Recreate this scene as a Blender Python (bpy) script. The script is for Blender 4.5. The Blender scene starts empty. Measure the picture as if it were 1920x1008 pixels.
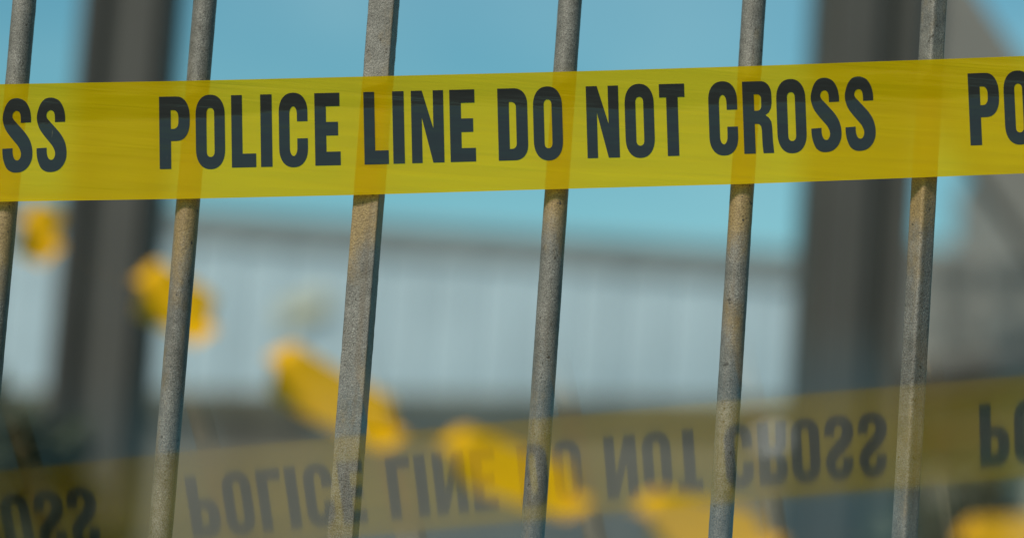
import bpy, bmesh, math, random
from mathutils import Vector, Matrix, noise
random.seed(7)
S = bpy.context.scene
COL = S.collection
R = math.radians

# ------------------------------------------------------------------ camera
W, H, LENS, DIST = 1920.0, 1008.0, 107.0, 2.0
F = LENS / 36.0 * W
PITCH, ROLL = R(6.715), R(4.1)
f_ = Vector((0, math.cos(PITCH), math.sin(PITCH)))
r0 = Vector((1, 0, 0)); u0 = Vector((0, -math.sin(PITCH), math.cos(PITCH)))
r_ = math.cos(ROLL) * r0 + math.sin(ROLL) * u0
u_ = -math.sin(ROLL) * r0 + math.cos(ROLL) * u0
POS = Vector((0, -DIST, 0))
cam = bpy.data.cameras.new('camera'); camo = bpy.data.objects.new('camera', cam); COL.objects.link(camo)
m = Matrix((r_, u_, -f_)).transposed().to_4x4(); m.translation = POS
camo.matrix_world = m
cam.lens = LENS; cam.sensor_width = 36.0; cam.clip_start = 0.01; cam.clip_end = 2000
cam.dof.use_dof = True; cam.dof.focus_distance = 2.0; cam.dof.aperture_fstop = 3.1
S.camera = camo

# ------------------------------------------------------------------ sky, sun, exposure
SUN_EL, SUN_AZ = 37.0, 217.0          # azimuth clockwise from +Y: behind the camera, to its left
wd = bpy.data.worlds.new('World'); S.world = wd; wd.use_nodes = True
nt = wd.node_tree; nt.nodes.clear()
out = nt.nodes.new('ShaderNodeOutputWorld'); bg = nt.nodes.new('ShaderNodeBackground')
sky = nt.nodes.new('ShaderNodeTexSky'); sky.sky_type = 'NISHITA'; sky.sun_disc = False
sky.sun_elevation = R(SUN_EL); sky.sun_rotation = R(SUN_AZ)
sky.air_density = 1.1; sky.dust_density = 0.1; sky.ozone_density = 2.5
tint = nt.nodes.new('ShaderNodeMix'); tint.data_type = 'RGBA'; tint.blend_type = 'MULTIPLY'
tint.inputs[0].default_value = 1.0; tint.inputs[7].default_value = (0.48, 0.88, 0.83, 1)
nt.links.new(sky.outputs[0], tint.inputs[6])
# thin high cloud over the whole sky
tcw = nt.nodes.new('ShaderNodeTexCoord'); mpw = nt.nodes.new('ShaderNodeMapping'); mpw.inputs['Scale'].default_value = (3, 3, 9)
nzw = nt.nodes.new('ShaderNodeTexNoise'); nzw.inputs['Scale'].default_value = 1.6; nzw.inputs['Detail'].default_value = 5; nzw.inputs['Distortion'].default_value = .6
rpw = nt.nodes.new('ShaderNodeMapRange'); rpw.inputs[1].default_value = .42; rpw.inputs[2].default_value = .78; rpw.inputs[4].default_value = .32
cl = nt.nodes.new('ShaderNodeMix'); cl.data_type = 'RGBA'; cl.inputs[7].default_value = (4.6, 7.3, 7.6, 1)
nt.links.new(tcw.outputs['Generated'], mpw.inputs[0]); nt.links.new(mpw.outputs[0], nzw.inputs['Vector']); nt.links.new(nzw.outputs[0], rpw.inputs[0])
nt.links.new(rpw.outputs[0], cl.inputs[0]); nt.links.new(tint.outputs[2], cl.inputs[6]); nt.links.new(cl.outputs[2], bg.inputs[0])
bg.inputs[1].default_value = 0.078
nt.links.new(bg.outputs[0], out.inputs[0])
sl = bpy.data.lights.new('sun', 'SUN'); sl.energy = 3.3; sl.angle = R(10); sl.color = (1.0, 0.90, 0.74)
so = bpy.data.objects.new('sun', sl); COL.objects.link(so)
a, e = R(SUN_AZ), R(SUN_EL)
tosun = Vector((math.sin(a) * math.cos(e), math.cos(a) * math.cos(e), math.sin(e)))
so.rotation_euler = tosun.to_track_quat('Z', 'Y').to_euler(); so.location = (-3, -4, 6)
S.view_settings.view_transform = 'Standard'; S.view_settings.look = 'None'
S.view_settings.exposure = 0.25; S.view_settings.gamma = 1.0; S.view_settings.use_curve_mapping = False
S.render.engine = 'CYCLES'
S.cycles.use_denoising = True
S.cycles.transparent_max_bounces = 16; S.cycles.max_bounces = 10

# ------------------------------------------------------------------ helpers
def at(px, py, Y):
    """the point of the plane y = Y that stands behind a pixel of the photograph"""
    d = f_ + r_ * ((px - W / 2) / F) - u_ * ((py - H / 2) / F)
    return POS + d * ((Y - POS.y) / d.y)

def mat(name, col, rough=0.6, metal=0.0, var=0.0, scale=20.0, bump=0.0, bscale=200.0, spec=0.5):
    M = bpy.data.materials.new(name); M.use_nodes = True
    n = M.node_tree.nodes; l = M.node_tree.links; p = n['Principled BSDF']
    p.inputs['Base Color'].default_value = (*col, 1); p.inputs['Roughness'].default_value = rough
    p.inputs['Metallic'].default_value = metal; p.inputs['Specular IOR Level'].default_value = spec
    tc = n.new('ShaderNodeTexCoord')
    if var:
        nz = n.new('ShaderNodeTexNoise'); nz.inputs['Scale'].default_value = scale; nz.inputs['Detail'].default_value = 6
        rp = n.new('ShaderNodeValToRGB')
        rp.color_ramp.elements[0].position = .3; rp.color_ramp.elements[1].position = .7
        rp.color_ramp.elements[0].color = (*[c * (1 - var) for c in col], 1)
        rp.color_ramp.elements[1].color = (*[min(1, c * (1 + var)) for c in col], 1)
        l.new(tc.outputs['Object'], nz.inputs['Vector']); l.new(nz.outputs[0], rp.inputs[0]); l.new(rp.outputs[0], p.inputs['Base Color'])
    if bump:
        nb = n.new('ShaderNodeTexNoise'); nb.inputs['Scale'].default_value = bscale; nb.inputs['Detail'].default_value = 4
        b = n.new('ShaderNodeBump'); b.inputs['Strength'].default_value = bump; b.inputs['Distance'].default_value = 0.01
        l.new(tc.outputs['Object'], nb.inputs['Vector']); l.new(nb.outputs[0], b.inputs['Height']); l.new(b.outputs[0], p.inputs['Normal'])
    return M

def link(name, me, m, parent=None, label=None, cat=None, group=None, kind=None):
    o = bpy.data.objects.new(name, me); COL.objects.link(o)
    if m is not None:
        me.materials.clear(); me.materials.append(m)
    if parent: o.parent = parent
    for k, v in (('label', label), ('category', cat), ('group', group), ('kind', kind)):
        if v: o[k] = v
    return o

def frombm(name, bm, m, parent=None, smooth=False, face=False, **kw):
    bmesh.ops.recalc_face_normals(bm, faces=bm.faces)
    if face:
        bm.normal_update(); bmesh.ops.reverse_faces(bm, faces=[f for f in bm.faces if f.normal.y > 0])
    me = bpy.data.meshes.new(name); bm.to_mesh(me); bm.free()
    if smooth:
        for p in me.polygons: p.use_smooth = True
    return link(name, me, m, parent, **kw)

def thing(name, label, cat, loc=(0, 0, 0), group=None):
    o = bpy.data.objects.new(name, None); COL.objects.link(o); o.location = loc; o.empty_display_size = .1
    o['label'] = label; o['category'] = cat
    if group: o['group'] = group
    return o

def box(bm, x0, x1, y0, y1, z0, z1, bev=0.0):
    v = [bm.verts.new((x, y, z)) for x in (x0, x1) for y in (y0, y1) for z in (z0, z1)]
    fs = [bm.faces.new([v[i] for i in q]) for q in ((0, 1, 3, 2), (4, 6, 7, 5), (0, 4, 5, 1), (2, 3, 7, 6), (0, 2, 6, 4), (1, 5, 7, 3))]
    if bev:
        bmesh.ops.recalc_face_normals(bm, faces=fs)
        es = list({e for f in fs for e in f.edges})
        bmesh.ops.bevel(bm, geom=es, offset=bev, segments=2, affect='EDGES', profile=.5)

def slab(bm, quad, depth):
    """a flat four-cornered face (world points) thickened away from the camera"""
    q = [Vector(p) for p in quad]
    n = (q[1] - q[0]).cross(q[2] - q[0]).normalized()
    if n.y < 0: n = -n
    a = [bm.verts.new(p) for p in q]; b = [bm.verts.new(p + n * depth) for p in q]
    bm.faces.new(a); bm.faces.new(b[::-1])
    for i in range(4):
        j = (i + 1) % 4; bm.faces.new((a[i], b[i], b[j], a[j]))

# ------------------------------------------------------------------ materials
M_col = mat('grey_paint', (.036, .040, .034), .6, 0, .15, 6, .1, 40)
M_lip = mat('grey_paint_light', (.045, .046, .041), .6, 0, .12, 6)
M_sheet = mat('white_coated_steel', (.35, .465, .535), .5, 0, .08, 3)
M_fascia = mat('grey_coated_steel', (.215, .255, .265), .5, 0, .1, 3)
M_conc = mat('concrete', (.12, .122, .11), .85, 0, .25, 3, .2, 30)
M_cap = mat('weathered_concrete', (.125, .127, .10), .85, 0, .2, 4)
M_cream = mat('cream_render', (.42, .39, .28), .8, 0, .1, 3)
M_pale = mat('pale_render', (.20, .21, .20), .8, 0, .1, 2)
M_dark = mat('dark_roofing', (.05, .05, .047), .7, 0, .2, 6)
M_glassd = mat('window_glass', (.03, .04, .045), .08)
M_leaf = mat('dark_leaf', (.035, .045, .025), .6, 0, .4, 8)
M_stem = mat('bark', (.05, .04, .03), .9)
M_ground = mat('asphalt', (.06, .06, .056), .9, 0, .3, 4, .3, 60)
M_white = mat('white_paint', (.75, .76, .76), .5)
M_strut = mat('pale_grey_steel', (.16, .162, .15), .6, 0, .1, 5)
M_patch = mat('pale_yellow', (.46, .46, .33), .7)

def galvanised():
    M = bpy.data.materials.new('galvanised_steel'); M.use_nodes = True
    n = M.node_tree.nodes; l = M.node_tree.links; p = n['Principled BSDF']
    tc = n.new('ShaderNodeTexCoord'); geo = n.new('ShaderNodeNewGeometry')
    def nz(scale, detail, rough=.5, stretch=None):
        t = n.new('ShaderNodeTexNoise'); t.inputs['Scale'].default_value = scale; t.inputs['Detail'].default_value = detail
        t.inputs['Roughness'].default_value = rough
        if stretch:
            mp = n.new('ShaderNodeMapping'); mp.inputs['Scale'].default_value = stretch
            l.new(geo.outputs['Position'], mp.inputs[0]); l.new(mp.outputs[0], t.inputs['Vector'])
        else: l.new(geo.outputs['Position'], t.inputs['Vector'])
        return t.outputs[0]
    def ramp(src, a, b, ca, cb):
        r = n.new('ShaderNodeValToRGB'); r.color_ramp.elements[0].position = a; r.color_ramp.elements[1].position = b
        r.color_ramp.elements[0].color = (*ca, 1); r.color_ramp.elements[1].color = (*cb, 1); l.new(src, r.inputs[0]); return r.outputs[0]
    def mix(fac, a, b, mode='MIX'):
        x = n.new('ShaderNodeMix'); x.data_type = 'RGBA'; x.blend_type = mode
        if isinstance(fac, float): x.inputs[0].default_value = fac
        else: l.new(fac, x.inputs[0])
        for s, i in ((a, 6), (b, 7)):
            if isinstance(s, tuple): x.inputs[i].default_value = (*s, 1)
            else: l.new(s, x.inputs[i])
        return x.outputs[2]
    speck = ramp(nz(1500, 3, .7), .36, .68, (.06, .058, .051), (.30, .295, .265))
    cloud = ramp(nz(60, 4, .6), .3, .7, (.62, .62, .60), (1.12, 1.12, 1.12))
    base = mix(1.0, speck, cloud, 'MULTIPLY')
    # tan rust bloom: patches, thicker just below and behind the tape
    sep = n.new('ShaderNodeSeparateXYZ'); l.new(geo.outputs['Position'], sep.inputs[0])
    sx = n.new('ShaderNodeMath'); sx.operation = 'MULTIPLY_ADD'; sx.inputs[1].default_value = -.10
    l.new(sep.outputs[0], sx.inputs[0]); l.new(sep.outputs[2], sx.inputs[2])
    band = n.new('ShaderNodeMapRange'); band.interpolation_type = 'SMOOTHSTEP'
    l.new(sx.outputs[0], band.inputs[0])
    band.inputs[1].default_value = .215; band.inputs[2].default_value = .285; band.inputs[3].default_value = 0; band.inputs[4].default_value = .36
    top = n.new('ShaderNodeMapRange'); top.interpolation_type = 'SMOOTHSTEP'
    l.new(sx.outputs[0], top.inputs[0])
    top.inputs[1].default_value = .335; top.inputs[2].default_value = .365; top.inputs[3].default_value = 1; top.inputs[4].default_value = 0
    bt = n.new('ShaderNodeMath'); bt.operation = 'MULTIPLY'; l.new(band.outputs[0], bt.inputs[0]); l.new(top.outputs[0], bt.inputs[1])
    ad = n.new('ShaderNodeMath'); ad.operation = 'ADD'; l.new(nz(38, 6, .65, (1, 1, .45)), ad.inputs[0]); l.new(bt.outputs[0], ad.inputs[1])
    rm = n.new('ShaderNodeMapRange'); l.new(ad.outputs[0], rm.inputs[0]); rm.inputs[1].default_value = .54; rm.inputs[2].default_value = .82
    rm.inputs[4].default_value = .8
    grain = ramp(nz(1100, 2, .6), .35, .65, (.16, .10, .025), (.36, .25, .09))
    c = mix(rm.outputs[0], base, grain)
    # thin brown runs, different on every bar
    run = ramp(nz(120, 3, .6, (1, 1, .035)), .54, .70, (0, 0, 0), (.4, .4, .4))
    c = mix(run, c, (.11, .075, .035))
    # a few dark pits
    pit = ramp(nz(230, 2, .5), .69, .73, (0, 0, 0), (1, 1, 1))
    c = mix(pit, c, (.05, .042, .03))
    l.new(c, p.inputs['Base Color'])
    p.inputs['Metallic'].default_value = .12; p.inputs['Roughness'].default_value = .6
    b = n.new('ShaderNodeBump'); b.inputs['Strength'].default_value = .55; b.inputs['Distance'].default_value = .0008
    l.new(nz(650, 4, .6), b.inputs['Height']); l.new(b.outputs[0], p.inputs['Normal'])
    return M
M_galv = galvanised()

def tape_mat(name, colr, trans, through, gloss=.10, wr=.25, refl=.055, back=.55):
    M = bpy.data.materials.new(name); M.use_nodes = True
    n = M.node_tree.nodes; l = M.node_tree.links; n.clear()
    o = n.new('ShaderNodeOutputMaterial')
    tr = n.new('ShaderNodeBsdfTransparent'); tr.inputs[0].default_value = (*through, 1)
    df = n.new('ShaderNodeBsdfDiffuse'); df.inputs[0].default_value = (*colr, 1)
    tl = n.new('ShaderNodeBsdfTranslucent'); tl.inputs[0].default_value = (*colr, 1)
    gl = n.new('ShaderNodeBsdfGlossy'); gl.inputs['Roughness'].default_value = gloss; gl.inputs[0].default_value = (1, 1, 1, 1)
    m1 = n.new('ShaderNodeMixShader'); m1.inputs[0].default_value = back; l.new(df.outputs[0], m1.inputs[1]); l.new(tl.outputs[0], m1.inputs[2])
    m2 = n.new('ShaderNodeMixShader'); m2.inputs[0].default_value = trans; l.new(m1.outputs[0], m2.inputs[1]); l.new(tr.outputs[0], m2.inputs[2])
    m3 = n.new('ShaderNodeMixShader'); m3.inputs[0].default_value = refl; l.new(m2.outputs[0], m3.inputs[1]); l.new(gl.outputs[0], m3.inputs[2])
    geo = n.new('ShaderNodeNewGeometry'); mp = n.new('ShaderNodeMapping'); mp.inputs['Scale'].default_value = (2.2, 1, 46)
    mp.inputs['Rotation'].default_value = (0, R(5.6), 0)
    nz = n.new('ShaderNodeTexNoise'); nz.inputs['Scale'].default_value = 3; nz.inputs['Detail'].default_value = 5; nz.inputs['Distortion'].default_value = .4
    bp = n.new('ShaderNodeBump'); bp.inputs['Strength'].default_value = wr; bp.inputs['Distance'].default_value = .002
    l.new(geo.outputs['Position'], mp.inputs[0]); l.new(mp.outputs[0], nz.inputs['Vector']); l.new(nz.outputs[0], bp.inputs['Height'])
    for s in (df, tl, gl): l.new(bp.outputs[0], s.inputs['Normal'])
    # thickness of the dye varies in long streaks
    hs = n.new('ShaderNodeMix'); hs.data_type = 'RGBA'; hs.blend_type = 'MIX'
    hs.inputs[6].default_value = (*[c * .82 for c in colr], 1); hs.inputs[7].default_value = (*[min(1, c * 1.1) for c in colr], 1)
    l.new(nz.outputs[0], hs.inputs[0]); l.new(hs.outputs[2], df.inputs[0]); l.new(hs.outputs[2], tl.inputs[0])
    l.new(m3.outputs[0], o.inputs[0])
    return M
M_tape = tape_mat('yellow_polythene', (1.0, .65, .001), .24, (.72, .76, .09), .16, .42, .009, .52)
M_tape2 = tape_mat('deep_yellow_polythene', (1.0, .52, .002), .02, (.95, .75, .05), .4, .1, .012, .25)
M_ink = mat('black_ink', (.022, .024, .022), .14, spec=.45)

def scuff_ink():
    n = M_ink.node_tree.nodes; l = M_ink.node_tree.links; p = n['Principled BSDF']
    geo = n.new('ShaderNodeNewGeometry')
    def nz(sc, scale, det):
        mp = n.new('ShaderNodeMapping'); mp.inputs['Scale'].default_value = sc; mp.inputs['Rotation'].default_value = (0, R(5.6), 0)
        t = n.new('ShaderNodeTexNoise'); t.inputs['Scale'].default_value = scale; t.inputs['Detail'].default_value = det
        l.new(geo.outputs['Position'], mp.inputs[0]); l.new(mp.outputs[0], t.inputs['Vector']); return t.outputs[0]
    r = n.new('ShaderNodeValToRGB'); r.color_ramp.elements[0].position = .72; r.color_ramp.elements[1].position = .95
    r.color_ramp.elements[0].color = (.021, .024, .023, 1); r.color_ramp.elements[1].color = (.20, .17, .09, 1)
    l.new(nz((7, 1, 1), 60, 6), r.inputs[0]); l.new(r.outputs[0], p.inputs['Base Color'])
    b = n.new('ShaderNodeBump'); b.inputs['Strength'].default_value = .3; b.inputs['Distance'].default_value = .002
    l.new(nz((2.2, 1, 46), 3, 5), b.inputs['Height']); l.new(b.outputs[0], p.inputs['Normal'])
scuff_ink()

def mirror_mat():
    M = bpy.data.materials.new('added_half_mirror'); M.use_nodes = True
    n = M.node_tree.nodes; l = M.node_tree.links; n.clear()
    o = n.new('ShaderNodeOutputMaterial'); tr = n.new('ShaderNodeBsdfTransparent'); tr.inputs[0].default_value = (1, 1, 1, 1)
    gl = n.new('ShaderNodeBsdfGlossy'); gl.inputs['Roughness'].default_value = .05; gl.inputs[0].default_value = (1, .95, .74, 1)  # tint takes sky blue out of the added reflection
    fr = n.new('ShaderNodeFresnel'); fr.inputs[0].default_value = 1.5
    mx = n.new('ShaderNodeMixShader'); l.new(fr.outputs[0], mx.inputs[0]); l.new(tr.outputs[0], mx.inputs[1]); l.new(gl.outputs[0], mx.inputs[2])
    # added reflection, its strength faded out toward the far edge of the sheet
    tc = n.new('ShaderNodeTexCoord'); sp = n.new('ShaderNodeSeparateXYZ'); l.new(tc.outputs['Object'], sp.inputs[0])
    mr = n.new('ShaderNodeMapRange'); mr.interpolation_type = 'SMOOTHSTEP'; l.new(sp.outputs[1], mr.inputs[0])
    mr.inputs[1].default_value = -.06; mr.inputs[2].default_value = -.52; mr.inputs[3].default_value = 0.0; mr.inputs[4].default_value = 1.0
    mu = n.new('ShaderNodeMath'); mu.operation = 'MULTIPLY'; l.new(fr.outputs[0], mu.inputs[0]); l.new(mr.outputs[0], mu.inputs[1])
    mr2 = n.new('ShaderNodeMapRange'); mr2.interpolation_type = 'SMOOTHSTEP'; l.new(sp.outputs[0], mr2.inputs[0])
    mr2.inputs[1].default_value = -.26; mr2.inputs[2].default_value = -.07; mr2.inputs[3].default_value = .35; mr2.inputs[4].default_value = 1.0  # added reflection is also weaker toward the left end
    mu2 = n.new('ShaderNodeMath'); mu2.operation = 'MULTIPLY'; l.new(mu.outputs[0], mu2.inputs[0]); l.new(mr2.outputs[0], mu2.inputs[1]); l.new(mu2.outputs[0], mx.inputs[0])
    l.new(mx.outputs[0], o.inputs[0]); return M
M_mirror = mirror_mat()
M_clear = bpy.data.materials.new('clear_underside'); M_clear.use_nodes = True
_n = M_clear.node_tree.nodes; _n.clear(); _o = _n.new('ShaderNodeOutputMaterial'); _t = _n.new('ShaderNodeBsdfTransparent')
M_clear.node_tree.links.new(_t.outputs[0], _o.inputs[0])

# ------------------------------------------------------------------ the setting
GZ = -1.2
bm = bmesh.new(); v = [bm.verts.new(p) for p in ((-300, -300, GZ), (300, -300, GZ), (300, 300, GZ), (-300, 300, GZ))]; bm.faces.new(v)
frombm('ground', bm, M_ground, kind='structure')

# far shed: ribbed sheets under a deep fascia
def shed():
    Y = 13.0
    L, Rr = at(-260, 380, Y), at(1612, 520, Y)
    ztop = at(700, 420, Y).z; zf = ztop - .14
    t = thing('metal_shed', 'long low shed with white ribbed metal walls and grey fascia', 'shed', (0, Y, GZ))
    def loc(bm): bmesh.ops.translate(bm, verts=bm.verts, vec=(0, -Y, -GZ))
    x = L.x; w = .95
    while x < Rr.x - .05:
        w = min(.95, Rr.x - x)
        bm = bmesh.new(); prof = []
        k = 0; xx = 0
        while xx < w - .01:           # trapezoid ribs
            prof += [(xx, 0), (xx + .13, 0), (xx + .15, -.014), (xx + .215, -.014), (xx + .2375, 0)]
            xx += .2375
        prof = [p for i, p in enumerate(prof) if p[0] <= w + .001 and ( i == 0 or abs(p[0] - prof[i - 1][0]) > 1e-4)]
        jit = random.uniform(-.008, .008)
        a_ = [bm.verts.new((x + px, Y + py + jit, GZ)) for px, py in prof]; b_ = [bm.verts.new((x + px, Y + py + jit, zf - .012)) for px, py in prof]
        for i in range(len(prof) - 1): bm.faces.new((a_[i], a_[i + 1], b_[i + 1], b_[i]))
        loc(bm); frombm('sheet', bm, M_sheet, t); x += w - .004
    bm = bmesh.new(); box(bm, L.x - .1, x + .1, Y - .04, Y + 2.5, zf - .01, ztop - .03, .01); loc(bm); frombm('fascia', bm, M_fascia, t)
    bm = bmesh.new(); box(bm, L.x - .14, x + .14, Y - .06, Y + 2.6, ztop - .028, ztop + .012); loc(bm); frombm('roof', bm, M_fascia, t)
    bm = bmesh.new(); slab(bm, [at(520, 575, Y - .05), at(610, 540, Y - .05), at(616, 580, Y - .05), at(528, 612, Y - .05)], .004); loc(bm)  # thin pale yellow slab just in front of the sheets
    frombm('patch', bm, M_patch, t, label='pale yellow patch on the wall')
shed()

# concrete yard wall in front of the shed
def yardwall():
    Y = 8.5
    t = thing('concrete_wall', 'weathered grey concrete wall with darker coping in front of the shed', 'wall', (0, Y, GZ))
    def loc(bm): bmesh.ops.translate(bm, verts=bm.verts, vec=(0, -Y, -GZ))
    xs = [-150, 150, 470, 800, 1130, 1450, 1600]
    for i in range(len(xs) - 1):
        p0, p1 = xs[i], xs[i + 1]
        y0, y1 = 726 + .016 * p0 * .9, 726 + .016 * p1 * .9
        a_, b_ = at(p0, y0 + 44, Y), at(p1 - 3, y1 + 44, Y)
        bm = bmesh.new(); slab(bm, [a_, b_, (b_.x, Y, GZ), (a_.x, Y, GZ)], .18); loc(bm); frombm('panel', bm, M_conc, t)
        a0, b0 = at(p0, y0, Y - .05), at(p1 - 3, y1, Y - .05); a1, b1 = at(p0, y0 + 44, Y - .05), at(p1 - 3, y1 + 44, Y - .05)
        bm = bmesh.new(); slab(bm, [a0, b0, b1, a1], .28); loc(bm); frombm('coping', bm, M_cap, t)
yardwall()

# buildings at the right
def block():
    Y = 22.0
    t = thing('office_block', 'pale grey building with dark bands of windows behind the right column', 'building', (at(1850, 700, Y).x, Y, GZ))
    o = t.location.copy()
    def loc(bm): bmesh.ops.translate(bm, verts=bm.verts, vec=-o)
    a_, b_ = at(1700, 455, Y), at(1846, 462, Y)
    bm = bmesh.new(); slab(bm, [a_, b_, (b_.x, Y, GZ), (a_.x, Y, GZ)], 1.2); loc(bm); frombm('wall', bm, M_pale, t)
    a_, b_ = at(1850, 300, Y - .4), at(2300, 320, Y - .4)
    bm = bmesh.new(); slab(bm, [a_, b_, (b_.x, Y - .4, GZ), (a_.x, Y - .4, GZ)], 1.6); loc(bm); frombm('tower', bm, M_pale, t)
    for y0, y1 in ((498, 545), (588, 628)):
        for x0, x1 in ((1760, 1835), (1858, 1925), (1940, 2010)):
            Yw = Y - (.42 if x0 > 1846 else .02)
            bm = bmesh.new(); slab(bm, [at(x0, y0, Yw), at(x1, y0 + 5, Yw), at(x1, y1 + 5, Yw), at(x0, y1, Yw)], .1); loc(bm)
            w = frombm('window', bm, M_dark, t)
            bm = bmesh.new(); slab(bm, [at(x0 + 6, y0 + 6, Yw - .02), at(x1 - 6, y0 + 9, Yw - .02), at(x1 - 6, y1 - 1, Yw - .02), at(x0 + 6, y1 - 5, Yw - .02)], .015); loc(bm)
            frombm('pane', bm, M_glassd, w)
block()

def cottage():
    Y = 15.0
    t = thing('outbuilding', 'low cream outbuilding with a dark sloping roof edge at far right', 'building', (at(1850, 800, Y).x, Y, GZ))
    o = t.location.copy()
    def loc(bm): bmesh.ops.translate(bm, verts=bm.verts, vec=-o)
    a_, b_ = at(1660, 740, Y), at(2150, 640, Y)
    bm = bmesh.new(); slab(bm, [a_, b_, (b_.x, Y, GZ), (a_.x, Y, GZ)], 3); loc(bm); frombm('wall', bm, M_cream, t)
    bm = bmesh.new(); slab(bm, [at(1630, 702, Y - .3), at(2180, 590, Y - .3), at(2180, 648, Y - .3), at(1630, 752, Y - .3)], 3.6); loc(bm); frombm('roof', bm, M_dark, t)
    for q in ((1806, 735, 1832, 800), (1878, 722, 1900, 790), (1955, 712, 1990, 790)):
        bm = bmesh.new(); slab(bm, [at(q[0], q[1], Y - .03), at(q[2], q[1] + 2, Y - .03), at(q[2], q[3] + 2, Y - .03), at(q[0], q[3], Y - .03)], .05); loc(bm); frombm('window', bm, M_dark, t)
    bm = bmesh.new(); slab(bm, [at(1670, 806, Y - .2), at(2150, 790, Y - .2), at(2150, 816, Y - .2), at(1670, 830, Y - .2)], .19); loc(bm); frombm('rail', bm, M_dark, t)
cottage()

# ------------------------------------------------------------------ steel columns
def column(px0, px1, flip, label):
    Y = 4.0
    xl, xr = at(px0, 300, Y).x, at(px1, 300, Y).x; w = xr - xl
    t = thing('steel_column', label, 'column', ((xl + xr) / 2, Y, GZ), 'grey steel columns behind the fence')
    z1 = 3.4 - GZ; x0 = -w / 2
    def X(f): return (f - .5) * w * (-1 if flip else 1)
    def b(n, f0, f1, y0, y1, m, z0=.02, zz=z1):
        a_, c_ = sorted((X(f0), X(f1))); bm = bmesh.new(); box(bm, a_, c_, y0, y1, z0, zz, .004); frombm(n, bm, m, t)
    b('lip', 0, .19, 0, .22, M_lip)
    b('web', .19, .40, .035, .21, M_col)
    b('face_plate', .40, .86, .0, .22, M_lip)
    b('edge_channel', .862, 1.0, .03, .2, M_col)
    b('base_plate', -.3, 1.3, -.08, .30, M_col, 0, .018)
column(124, 303, False, 'tall grey steel column with a dark groove behind the bars, the left one of two')
column(1518, 1722, True, 'tall grey steel column behind the bars at right, beside a sloping strut')

def strut():
    Y = 4.05
    t = thing('raking_strut', 'pale grey steel strut sloping down to the right from the right column', 'strut', (at(1900, 300, Y).x, Y, GZ))
    o = t.location.copy()
    a0, b0 = at(1729, -162, Y), at(1729, 163, Y)          # cut upright where it meets the column's side
    d = (at(1909, 101, Y) - at(1840, 0, Y)).normalized()
    La, Lb = (a0.z - GZ) / -d.z, (b0.z - GZ) / -d.z
    bm = bmesh.new(); slab(bm, [a0, a0 + d * La, b0 + d * Lb, b0], .1)
    bmesh.ops.translate(bm, verts=bm.verts, vec=-o); frombm('web_plate', bm, M_strut, t)
strut()

# ------------------------------------------------------------------ shrubs
def shrub(px0, px1, ptop, Y, label, n=900):
    a_, b_ = at(px0, ptop, Y), at(px1, ptop, Y); cx = (a_.x + b_.x) / 2; hw = (b_.x - a_.x) / 2; h = (a_.z + b_.z) / 2 - GZ
    t = thing('shrub', label, 'shrub', (cx, Y, GZ), 'dark shrubs behind the fence')
    bm = bmesh.new(); bl = bmesh.new()
    for k in range(7):
        top = Vector((random.uniform(-.7, .7) * hw, random.uniform(-.2, .2), h * random.uniform(.6, .9)))
        prev = None
        for s in range(5):
            c = Vector((top.x * s / 4, top.y * s / 4, top.z * s / 4)); rad = .022 * (1 - s / 5)
            ring = [bm.verts.new(c + Vector((math.cos(q) * rad, math.sin(q) * rad, 0))) for q in (0, 2.1, 4.2)]
            if prev:
                for i in range(3): bm.faces.new((prev[i], prev[(i + 1) % 3], ring[(i + 1) % 3], ring[i]))
            prev = ring
    for k in range(n):
        while True:
            x, y, z = random.uniform(-1, 1), random.uniform(-1, 1), random.uniform(0, 1)
            top = 1 - .35 * abs(x) ** 2 + .12 * noise.noise(Vector((x * 3, y * 2, px0)))
            if z < top and y * y < 1: break
        c = Vector((x * hw, y * .3, z * h)); s = random.uniform(.035, .07)
        d1 = Vector((random.gauss(0, 1), random.gauss(0, 1), random.gauss(0, 1))).normalized(); d2 = d1.orthogonal().normalized()
        d2 = Matrix.Rotation(random.uniform(0, 6.28), 3, d1) @ d2
        vs = [bl.verts.new(c + d1 * s), bl.verts.new(c + d2 * s * .45), bl.verts.new(c - d1 * s), bl.verts.new(c - d2 * s * .45)]
        bl.faces.new(vs)
    frombm('stem', bm, M_stem, t); frombm('foliage', bl, M_leaf, t, kind='stuff')
shrub(-380, 330, 730, 3.3, 'dark green shrub at lower left in front of the left column', 6000)
shrub(-520, 60, 630, 5.2, 'taller dark green shrub standing behind the left column at the picture edge', 4000)
shrub(1520, 2150, 905, 3.68, 'dark green shrub at lower right in front of the right column', 5000)

# a white painted stone on the wall's near side
bm = bmesh.new(); p = at(1455, 826, 7.6)
bmesh.ops.create_icosphere(bm, subdivisions=3, radius=1)
for v in bm.verts:
    v.co *= 1 + .12 * noise.noise(v.co * 1.7); v.co = Vector((v.co.x * .055, v.co.y * .04, v.co.z * .03 + .03))
# it sits on a slim post
pt = thing('white_post', 'pale post with a small white rounded cap in front of the concrete wall', 'post', (p.x, 7.6, GZ))
bmesh.ops.translate(bm, verts=bm.verts, vec=(0, 0, p.z - GZ - .03)); frombm('cap', bm, M_white, pt, smooth=True)
bm = bmesh.new(); box(bm, -.022, .022, -.02, .02, 0, p.z - GZ - .02, .004); frombm('shaft', bm, M_conc, pt)

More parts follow.
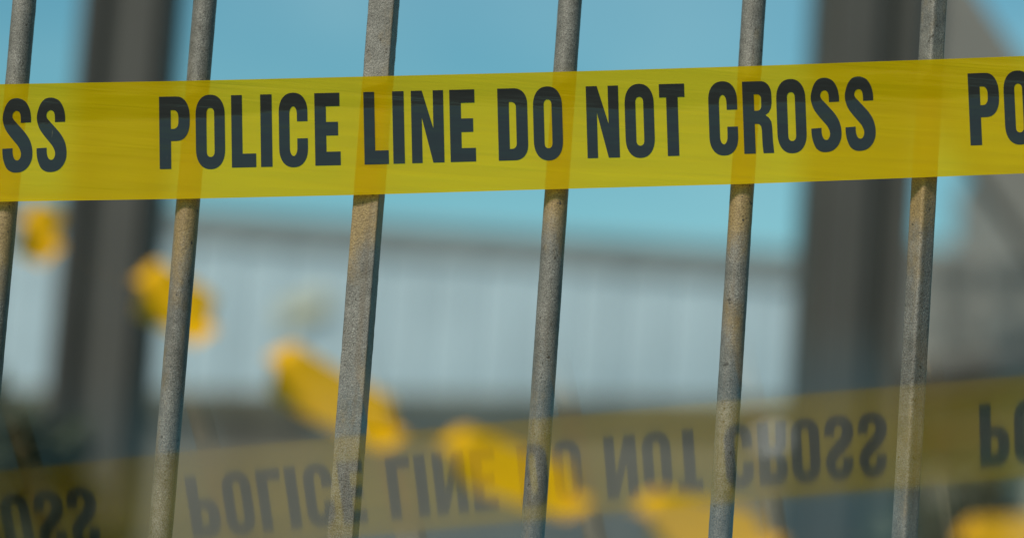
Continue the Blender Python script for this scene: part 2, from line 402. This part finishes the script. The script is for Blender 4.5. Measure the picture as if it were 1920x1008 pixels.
# ------------------------------------------------------------------ twisted yellow tape further back
def twisted():
    Y = 2.6
    ctrl = [(-420, 130), (-190, 285), (75, 437), (330, 568), (630, 748), (960, 886), (1320, 988), (1640, 1018), (1900, 1014), (2200, 970), (2500, 890)]
    faces = [(-420, -280), (-170, -60), (42, 108), (262, 398), (508, 748), (838, 1092), (1205, 1450), (1815, 2010), (2150, 2300)]
    def cr(p0, p1, p2, p3, t): return .5 * ((2 * p1) + (-p0 + p2) * t + (2 * p0 - 5 * p1 + 4 * p2 - p3) * t * t + (-p0 + 3 * p1 - 3 * p2 + p3) * t ** 3)
    pts = []
    for i in range(1, len(ctrl) - 2):
        for k in range(40):
            t = k / 40; pts.append(tuple(cr(ctrl[i - 1][c], ctrl[i][c], ctrl[i + 1][c], ctrl[i + 2][c], t) for c in (0, 1)))
    def ang(x):
        for i, (a_, b_) in enumerate(faces):
            if a_ <= x <= b_:
                q = (x - a_) / (b_ - a_) * 2 - 1
                u = max(0, abs(q) - .78) / .22
                return R(22 + 8 * q) + (R(60) if q > 0 else R(76)) * u ** 1.6
            if i + 1 < len(faces) and b_ < x < faces[i + 1][0]:
                q = (x - b_) / (faces[i + 1][0] - b_); return R(90)
        return 0
    bm = bmesh.new(); prev = None; P3 = [at(x, y, Y + .0003 * x) for x, y in pts]
    N = 8
    for i, P in enumerate(P3):
        T = (P3[min(i + 1, len(P3) - 1)] - P3[max(i - 1, 0)]).normalized(); V = (P - POS).normalized()
        U = T.cross(V).normalized(); V2 = U.cross(T).normalized(); th = ang(pts[i][0])
        Wd = U * math.cos(th) + V2 * math.sin(th); Nn = Wd.cross(T)
        row = []
        for k in range(N + 1):
            q = k / N * 2 - 1
            row.append(bm.verts.new(P + Wd * (q * .047) + Nn * ((.003 * (1 - q * q) + .001 * noise.noise(Vector((i * .06, q * 1.5, 3)))) * abs(math.cos(th)) + .0001 * q)))
        if prev:
            for k in range(N): bm.faces.new((prev[k], prev[k + 1], row[k + 1], row[k]))
        prev = row
    frombm('barrier_tape', bm, M_tape2, smooth=True, label='twisted yellow tape sagging to the right behind the fence, out of focus', cat='tape')
twisted()

# ------------------------------------------------------------------ fence of steel bars
FENCE = thing('steel_fence', 'galvanised steel fence of upright bars with tan rust stains', 'fence', (0, 0, GZ))
BX = [-.3373, -.2171, -.0980, .0259, .1487, .2691]
ZB, ZT = .06, 2.10     # bar ends above the ground
def bar(x, shape, seed, label=None):
    bm = bmesh.new(); n = 28
    ring = []
    if shape == 'round':
        ring = [(.0079 * math.cos(2 * math.pi * k / n), .0079 * math.sin(2 * math.pi * k / n)) for k in range(n)]
    else:
        half, ang, cr_ = (.0088, R(-10.5), .0011) if shape == 'square' else (.0066, R(36), .0022)
        for c in range(4):
            sx, sy = ((1, 1), (-1, 1), (-1, -1), (1, -1))[c]
            for k in range(5):
                q = (c + k / 4) * math.pi / 2
                ring.append((sx * (half - cr_) + cr_ * math.cos(q), sy * (half - cr_) + cr_ * math.sin(q)))
            nx = ((-1, 1), (-1, -1), (1, -1), (1, 1))[c]
            for k in (1, 2, 3):
                t = k / 4
                a_ = ring[-1] if k == 1 else a_
                e1 = (sx * (half - cr_) + cr_ * math.cos((c + 1) * math.pi / 2), sy * (half - cr_) + cr_ * math.sin((c + 1) * math.pi / 2))
                s2 = ((-1, 1), (-1, -1), (1, -1), (1, 1))[c]
                e2 = (s2[0] * (half - cr_) + cr_ * math.cos((c + 1) * math.pi / 2), s2[1] * (half - cr_) + cr_ * math.sin((c + 1) * math.pi / 2))
                ring.append((e1[0] + (e2[0] - e1[0]) * t, e1[1] + (e2[1] - e1[1]) * t))
        ring = [(a_ * math.cos(ang) - b_ * math.sin(ang), a_ * math.sin(ang) + b_ * math.cos(ang)) for a_, b_ in ring]
    zs = [ZB, .5, .9]; z = 1.15
    while z < 1.72: zs.append(z); z += .0022
    zs += [1.75, 1.9, ZT]
    prev = None
    amp = .00022 if shape == 'square' else .00010
    for z in zs:
        row = []
        for (a_, b_) in ring:
            q = Vector((a_, b_, z)); L = math.hypot(a_, b_)
            d = amp * noise.noise(Vector((a_ * 300 + seed, b_ * 300, z * 210))) + amp * .9 * noise.noise(Vector((seed + a_ * 60, b_ * 60, z * 35)))
            row.append(bm.verts.new((x + a_ * (1 + d / L) + .0004 * noise.noise(Vector((seed, 0, z * 4))), b_ * (1 + d / L), z)))
        if prev:
            for i in range(len(ring)): bm.faces.new((prev[i], prev[(i + 1) % len(ring)], row[(i + 1) % len(ring)], row[i]))
        else: bm.faces.new(row[::-1])
        prev = row
    bm.faces.new(prev)
    frombm('bar', bm, M_galv, FENCE, smooth=True, label=label)
shapes = ['round', 'round', 'square', 'round', 'round', 'diamond']
labs = [None, None, 'square bar with a flat face turned to the left', None, None, 'faceted bar with a ridge down its front']
for k in range(-4, 11):
    if 0 <= k < 6: bar(BX[k], shapes[k], k * 7.3, labs[k])
    else: bar(BX[0] + .12 * k if k < 0 else BX[5] + .12 * (k - 5), 'round', k * 7.3)
for z0 in (.06, 2.06):
    bm = bmesh.new(); box(bm, -.92, .98, -.02, .02, z0 - .02, z0 + .02, .002); frombm('rail', bm, M_galv, FENCE)
for x in (-.94, 1.0):
    bm = bmesh.new(); box(bm, x - .025, x + .025, -.025, .025, 0, 2.16, .003); frombm('post', bm, M_galv, FENCE)

# ------------------------------------------------------------------ police tape
def interp(tab, x):
    if x <= tab[0][0]: i = 0
    elif x >= tab[-1][0]: i = len(tab) - 2
    else: i = max(k for k in range(len(tab) - 1) if tab[k][0] <= x)
    (a_, b_), (c_, d_) = tab[i], tab[i + 1]; return b_ + (d_ - b_) * (x - a_) / (c_ - a_)
def smooth_interp(tab, x): return sum(interp(tab, x + d) for d in (-60, -30, 0, 30, 60)) / 5
TOP = [(0, 158), (360, 151.5), (710, 143), (1060, 134.5), (1410, 124), (1740, 112), (1920, 105)]
HGT = [(0, 220), (350, 221), (690, 221.5), (1040, 219.5), (1390, 220.5), (1730, 220), (1920, 220)]
CREASE = [(-300, .36), (0, .34), (300, .325), (535, .28), (610, .25), (940, .262), (1060, .31), (1180, .34), (1330, .338), (1600, .325), (1840, .352), (2200, .34)]
def lean(x): return .011 + (x - 300) * .033 / 1516
def tape_y(X, t):
    c = smooth_interp(CREASE, X)
    hm = .078
    y = -.0105
    if t < c: y -= 0.0; y += -(c - t) * hm * math.tan(R(9.5))      # top strip bows out: its face looks slightly down
    else:
        q = t - c
        y += -q * hm * math.tan(R(1.0)) - (q * q) * hm * .06          # lower strip looks slightly up
    y += .0007 * noise.noise(Vector((X * .004, t * 1.5, 1.0))) + .00035 * noise.noise(Vector((X * .006, t * 9, 4.0)))
    return min(y, -.0096)
def tape_pt(X, t, off=0.0):
    px = X + lean(X) * 220 * t; py = smooth_interp(TOP, X) + smooth_interp(HGT, X) * t
    py += lean(X) * 220 * t * -.028
    return at(px, py, tape_y(X, t) - off)
TAPE = thing('police_tape', 'yellow translucent police tape with black capital letters stretched across the bars', 'tape', tape_pt(960, .5))
TO = TAPE.location.copy()
bm = bmesh.new(); NX, NT = 560, 44; rows = []
for i in range(NX + 1):
    X = -1765 + 5610 * i / NX
    rows.append([bm.verts.new(tape_pt(X, j / NT) - TO) for j in range(NT + 1)])
for i in range(NX):
    for j in range(NT): bm.faces.new((rows[i][j], rows[i][j + 1], rows[i + 1][j + 1], rows[i + 1][j]))
frombm('strip', bm, M_tape, TAPE, smooth=True, face=True)

# --- lettering: outlines in photograph pixels, y down from the cap line
def arc(cx, cy, rx, ry, a0, a1, n=10, p=2.25):
    o = []
    for k in range(n + 1):
        t = R(a0 + (a1 - a0) * k / n); c, s = math.cos(t), math.sin(t)
        o.append((cx + rx * math.copysign(abs(c) ** (2 / p), c), cy - ry * math.copysign(abs(s) ** (2 / p), s)))
    return o
def oval(x0, x1, y0, y1, ry):
    cx, rx = (x0 + x1) / 2, (x1 - x0) / 2
    return arc(cx, y0 + ry, rx, ry, 180, 90) + arc(cx, y0 + ry, rx, ry, 90, 0)[1:] + arc(cx, y1 - ry, rx, ry, 0, -90) + arc(cx, y1 - ry, rx, ry, -90, -180)[1:]
CAP = 134.5
def catmull(pts, corners, n=4):
    o = []; N = len(pts)
    for i in range(N):
        p1, p2 = pts[i], pts[(i + 1) % N]
        p0 = p1 if i in corners else pts[i - 1]
        p3 = p2 if (i + 1) % N in corners else pts[(i + 2) % N]
        for k in range(n):
            t = k / n
            o.append(tuple(.5 * ((2 * p1[c]) + (-p0[c] + p2[c]) * t + (2 * p0[c] - 5 * p1[c] + 4 * p2[c] - p3[c]) * t * t + (-p0[c] + 3 * p1[c] - 3 * p2[c] + p3[c]) * t ** 3) for c in (0, 1)))
    return o
S_RAW = [(378, 360), (375, 290), (355, 205), (310, 130), (250, 96), (195, 90), (140, 108), (95, 165), (68, 250), (62, 310), (72, 370), (100, 440), (150, 510), (200, 570), (245, 625), (272, 680), (277, 725), (262, 765), (237, 778), (210, 765), (192, 730), (184, 690), (183, 642),
         (70, 647), (72, 700), (85, 775), (120, 860), (175, 903), (240, 912), (310, 895), (365, 845), (398, 775), (405, 710), (398, 640), (375, 565), (330, 490), (270, 420), (215, 360), (180, 320), (168, 285), (178, 250), (200, 232), (220, 230), (245, 245), (260, 285), (265, 362)]
S_PTS = [((x - 62) / 5.93 - .038 * ((y - 90) / 5.93 - 67) - 1.0, (y - 90) / 5.93 - 2.0) for x, y in S_RAW]
def c_shape():
    w = 53.8; t, b = -2.0, 136.5
    return [[(w, 51.5)] + arc(w / 2, t + 36, w / 2, 36, 0, 90) + arc(w / 2, t + 36, w / 2, 36, 90, 180)[1:] + arc(w / 2, b - 36, w / 2, 36, 180, 270) + arc(w / 2, b - 36, w / 2, 36, 270, 360)[1:]
            + [(w, 83), (34, 83)] + arc(26.9, 115.5 - 15, 7, 15, 0, -90, p=2) + arc(26.9, 115.5 - 15, 7, 15, -90, -180, p=2)[1:] + arc(26.9, 23.4 + 15, 7, 15, 180, 90, p=2) + arc(26.9, 23.4 + 15, 7, 15, 90, 0, p=2)[1:] + [(34, 51.5)]]
G = {
 'L': [[(0, 0), (20.3, 0), (20.3, 109), (45.6, 109), (45.6, CAP), (0, CAP)]],
 'I': [[(0, 0), (21.5, 0), (21.5, CAP), (0, CAP)]],
 'E': [[(0, 0), (47, 0), (47, 24.8), (21.3, 24.8), (21.3, 53.8), (43.6, 53.8), (43.6, 79.2), (21.3, 79.2), (21.3, 109), (47.6, 109), (47.6, CAP), (0, CAP)]],
 'T': [[(0, 0), (47.5, 0), (47.5, 25), (34.6, 25), (34.6, CAP), (13, CAP), (13, 25), (0, 25)]],
 'N': [[(0, 0), (20.6, 0), (41, 71), (41, 0), (60.5, 0), (60.5, CAP), (39.6, CAP), (19.6, 50), (19.6, CAP), (0, CAP)]],
 'O': [oval(0, 54.6, -2, 136.5, 38), oval(20.2, 34.8, 22.6, 113.6, 10)],
 'C': c_shape(),
 'P': [[(0, 0), (30, 0)] + arc(32, 38, 25, 38, 90, 0)[1:] + arc(32, 46, 25, 36.7, 0, -90) + [(21.6, 82.7), (21.6, CAP), (0, CAP)],
       [(21.6, 25.2), (26, 25.2)] + arc(26, 39.2, 9.9, 14, 90, 0)[1:] + arc(26, 46.2, 9.9, 14, 0, -90) + [(21.6, 60.2)]],
 'D': [[(0, 0), (30, 0)] + arc(30, 30, 25.6, 30, 90, 0)[1:] + arc(30, CAP - 30, 25.6, 30, 0, -90) + [(0, CAP)],
       [(21.2, 25.5), (25, 25.5)] + arc(25, 36, 9.2, 10.5, 90, 0)[1:] + arc(25, 102.5, 9.2, 10.5, 0, -90) + [(21.2, 113)]],
 'R': [[(0, 0), (33, 0)] + arc(33, 27, 21.2, 27, 90, 0)[1:] + [(54.2, 42), (52.5, 51), (48.5, 58.5), (42, 63.5), (48.5, 69), (52.5, 76), (53.8, 87), (54.2, 112), (55.8, CAP), (36, CAP), (34.6, 120), (34.2, 92), (33, 84), (29.5, 79.8), (21.3, 79), (21.3, CAP), (0, CAP)],
       [(21.2, 24.2), (27, 24.2)] + arc(27, 34.2, 7.6, 10, 90, 0)[1:] + arc(27, 44.8, 7.6, 10, 0, -90) + [(21.2, 54.8)]],
 'S': [catmull(S_PTS, {0, 22, 23, 45})],
}
WORDS = [('P', 298), ('O', 367), ('L', 433), ('I', 487.5), ('C', 523), ('E', 589), ('L', 681), ('I', 735), ('N', 770), ('E', 842), ('D', 932), ('O', 1000), ('N', 1098), ('O', 1172), ('T', 1235), ('C', 1329), ('R', 1391), ('O', 1456.5), ('S', 1521), ('S', 1585)]
T0 = .131; KT = 135.0 / 220 / CAP
def letter(ch, x0):
    ref = 67 if ch in 'OCS' else 0
    X0 = x0 - lean(x0) * (29 + ref)
    bm = bmesh.new()
    for loop in G[ch]:
        vs = [bm.verts.new((p[0], p[1], 0)) for p in loop]
        for i in range(len(vs)): bm.edges.new((vs[i], vs[(i + 1) % len(vs)]))
    bmesh.ops.remove_doubles(bm, verts=bm.verts, dist=.02)
    bmesh.ops.triangle_fill(bm, use_beauty=True, use_dissolve=False, edges=bm.edges[:])
    for k in range(1, 24):
        bmesh.ops.bisect_plane(bm, geom=bm.verts[:] + bm.edges[:] + bm.faces[:], plane_co=(0, -2 + k * 138.5 / 24, 0), plane_no=(0, 1, 0), dist=1e-4)
    for k in (12, 24, 36, 48):
        bmesh.ops.bisect_plane(bm, geom=bm.verts[:] + bm.edges[:] + bm.faces[:], plane_co=(k, 0, 0), plane_no=(1, 0, 0), dist=1e-4)
    for v in bm.verts: v.co = tape_pt(X0 + v.co.x, T0 + v.co.y * KT, .00025) - TO
    frombm('letter', bm, M_ink, TAPE, smooth=True, face=True)
for ch, x in WORDS: letter(ch, x)
for ch, x in WORDS: letter(ch, x - 1516)
for ch, x in WORDS: letter(ch, x + 1516)

# ------------------------------------------------------------------ clear sheet added to make the mirrored tape, sloping down toward the viewer
z0_, ga, gb = .209, .135, .30
def gz(x, y): return z0_ + ga * x + gb * y
bm = bmesh.new(); nrm = Vector((-ga, -gb, 1)).normalized(); th = .004
cs = [(-.62, -.0165), (.62, -.0165), (.62, -.78), (-.62, -.78)]
tp = [bm.verts.new((x, y, gz(x, y))) for x, y in cs]; bt_ = [bm.verts.new(Vector((x, y, gz(x, y))) - nrm * th) for x, y in cs]
bm.faces.new(tp[::-1]); bm.faces.new(bt_)
for i in range(4):
    j = (i + 1) % 4; bm.faces.new((tp[i], tp[j], bt_[j], bt_[i]))
g = frombm('added_mirror_sheet', bm, M_mirror, label='clear sheet added below the tape, against the bars, to mirror the lettering', cat='glass sheet')
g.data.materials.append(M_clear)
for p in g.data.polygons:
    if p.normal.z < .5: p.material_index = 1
for x in (-.57, .57):  # legs and pads out of view, added to hold the sheet up
    bm = bmesh.new(); box(bm, x - .012, x + .012, -.76, -.736, GZ, gz(x, -.75) - .010, .002); frombm('leg', bm, M_galv, g)
    bm = bmesh.new(); box(bm, x - .02, x + .02, -.775, -.72, gz(x, -.75) - .0099, gz(x, -.75) - .006); frombm('pad', bm, M_dark, g)
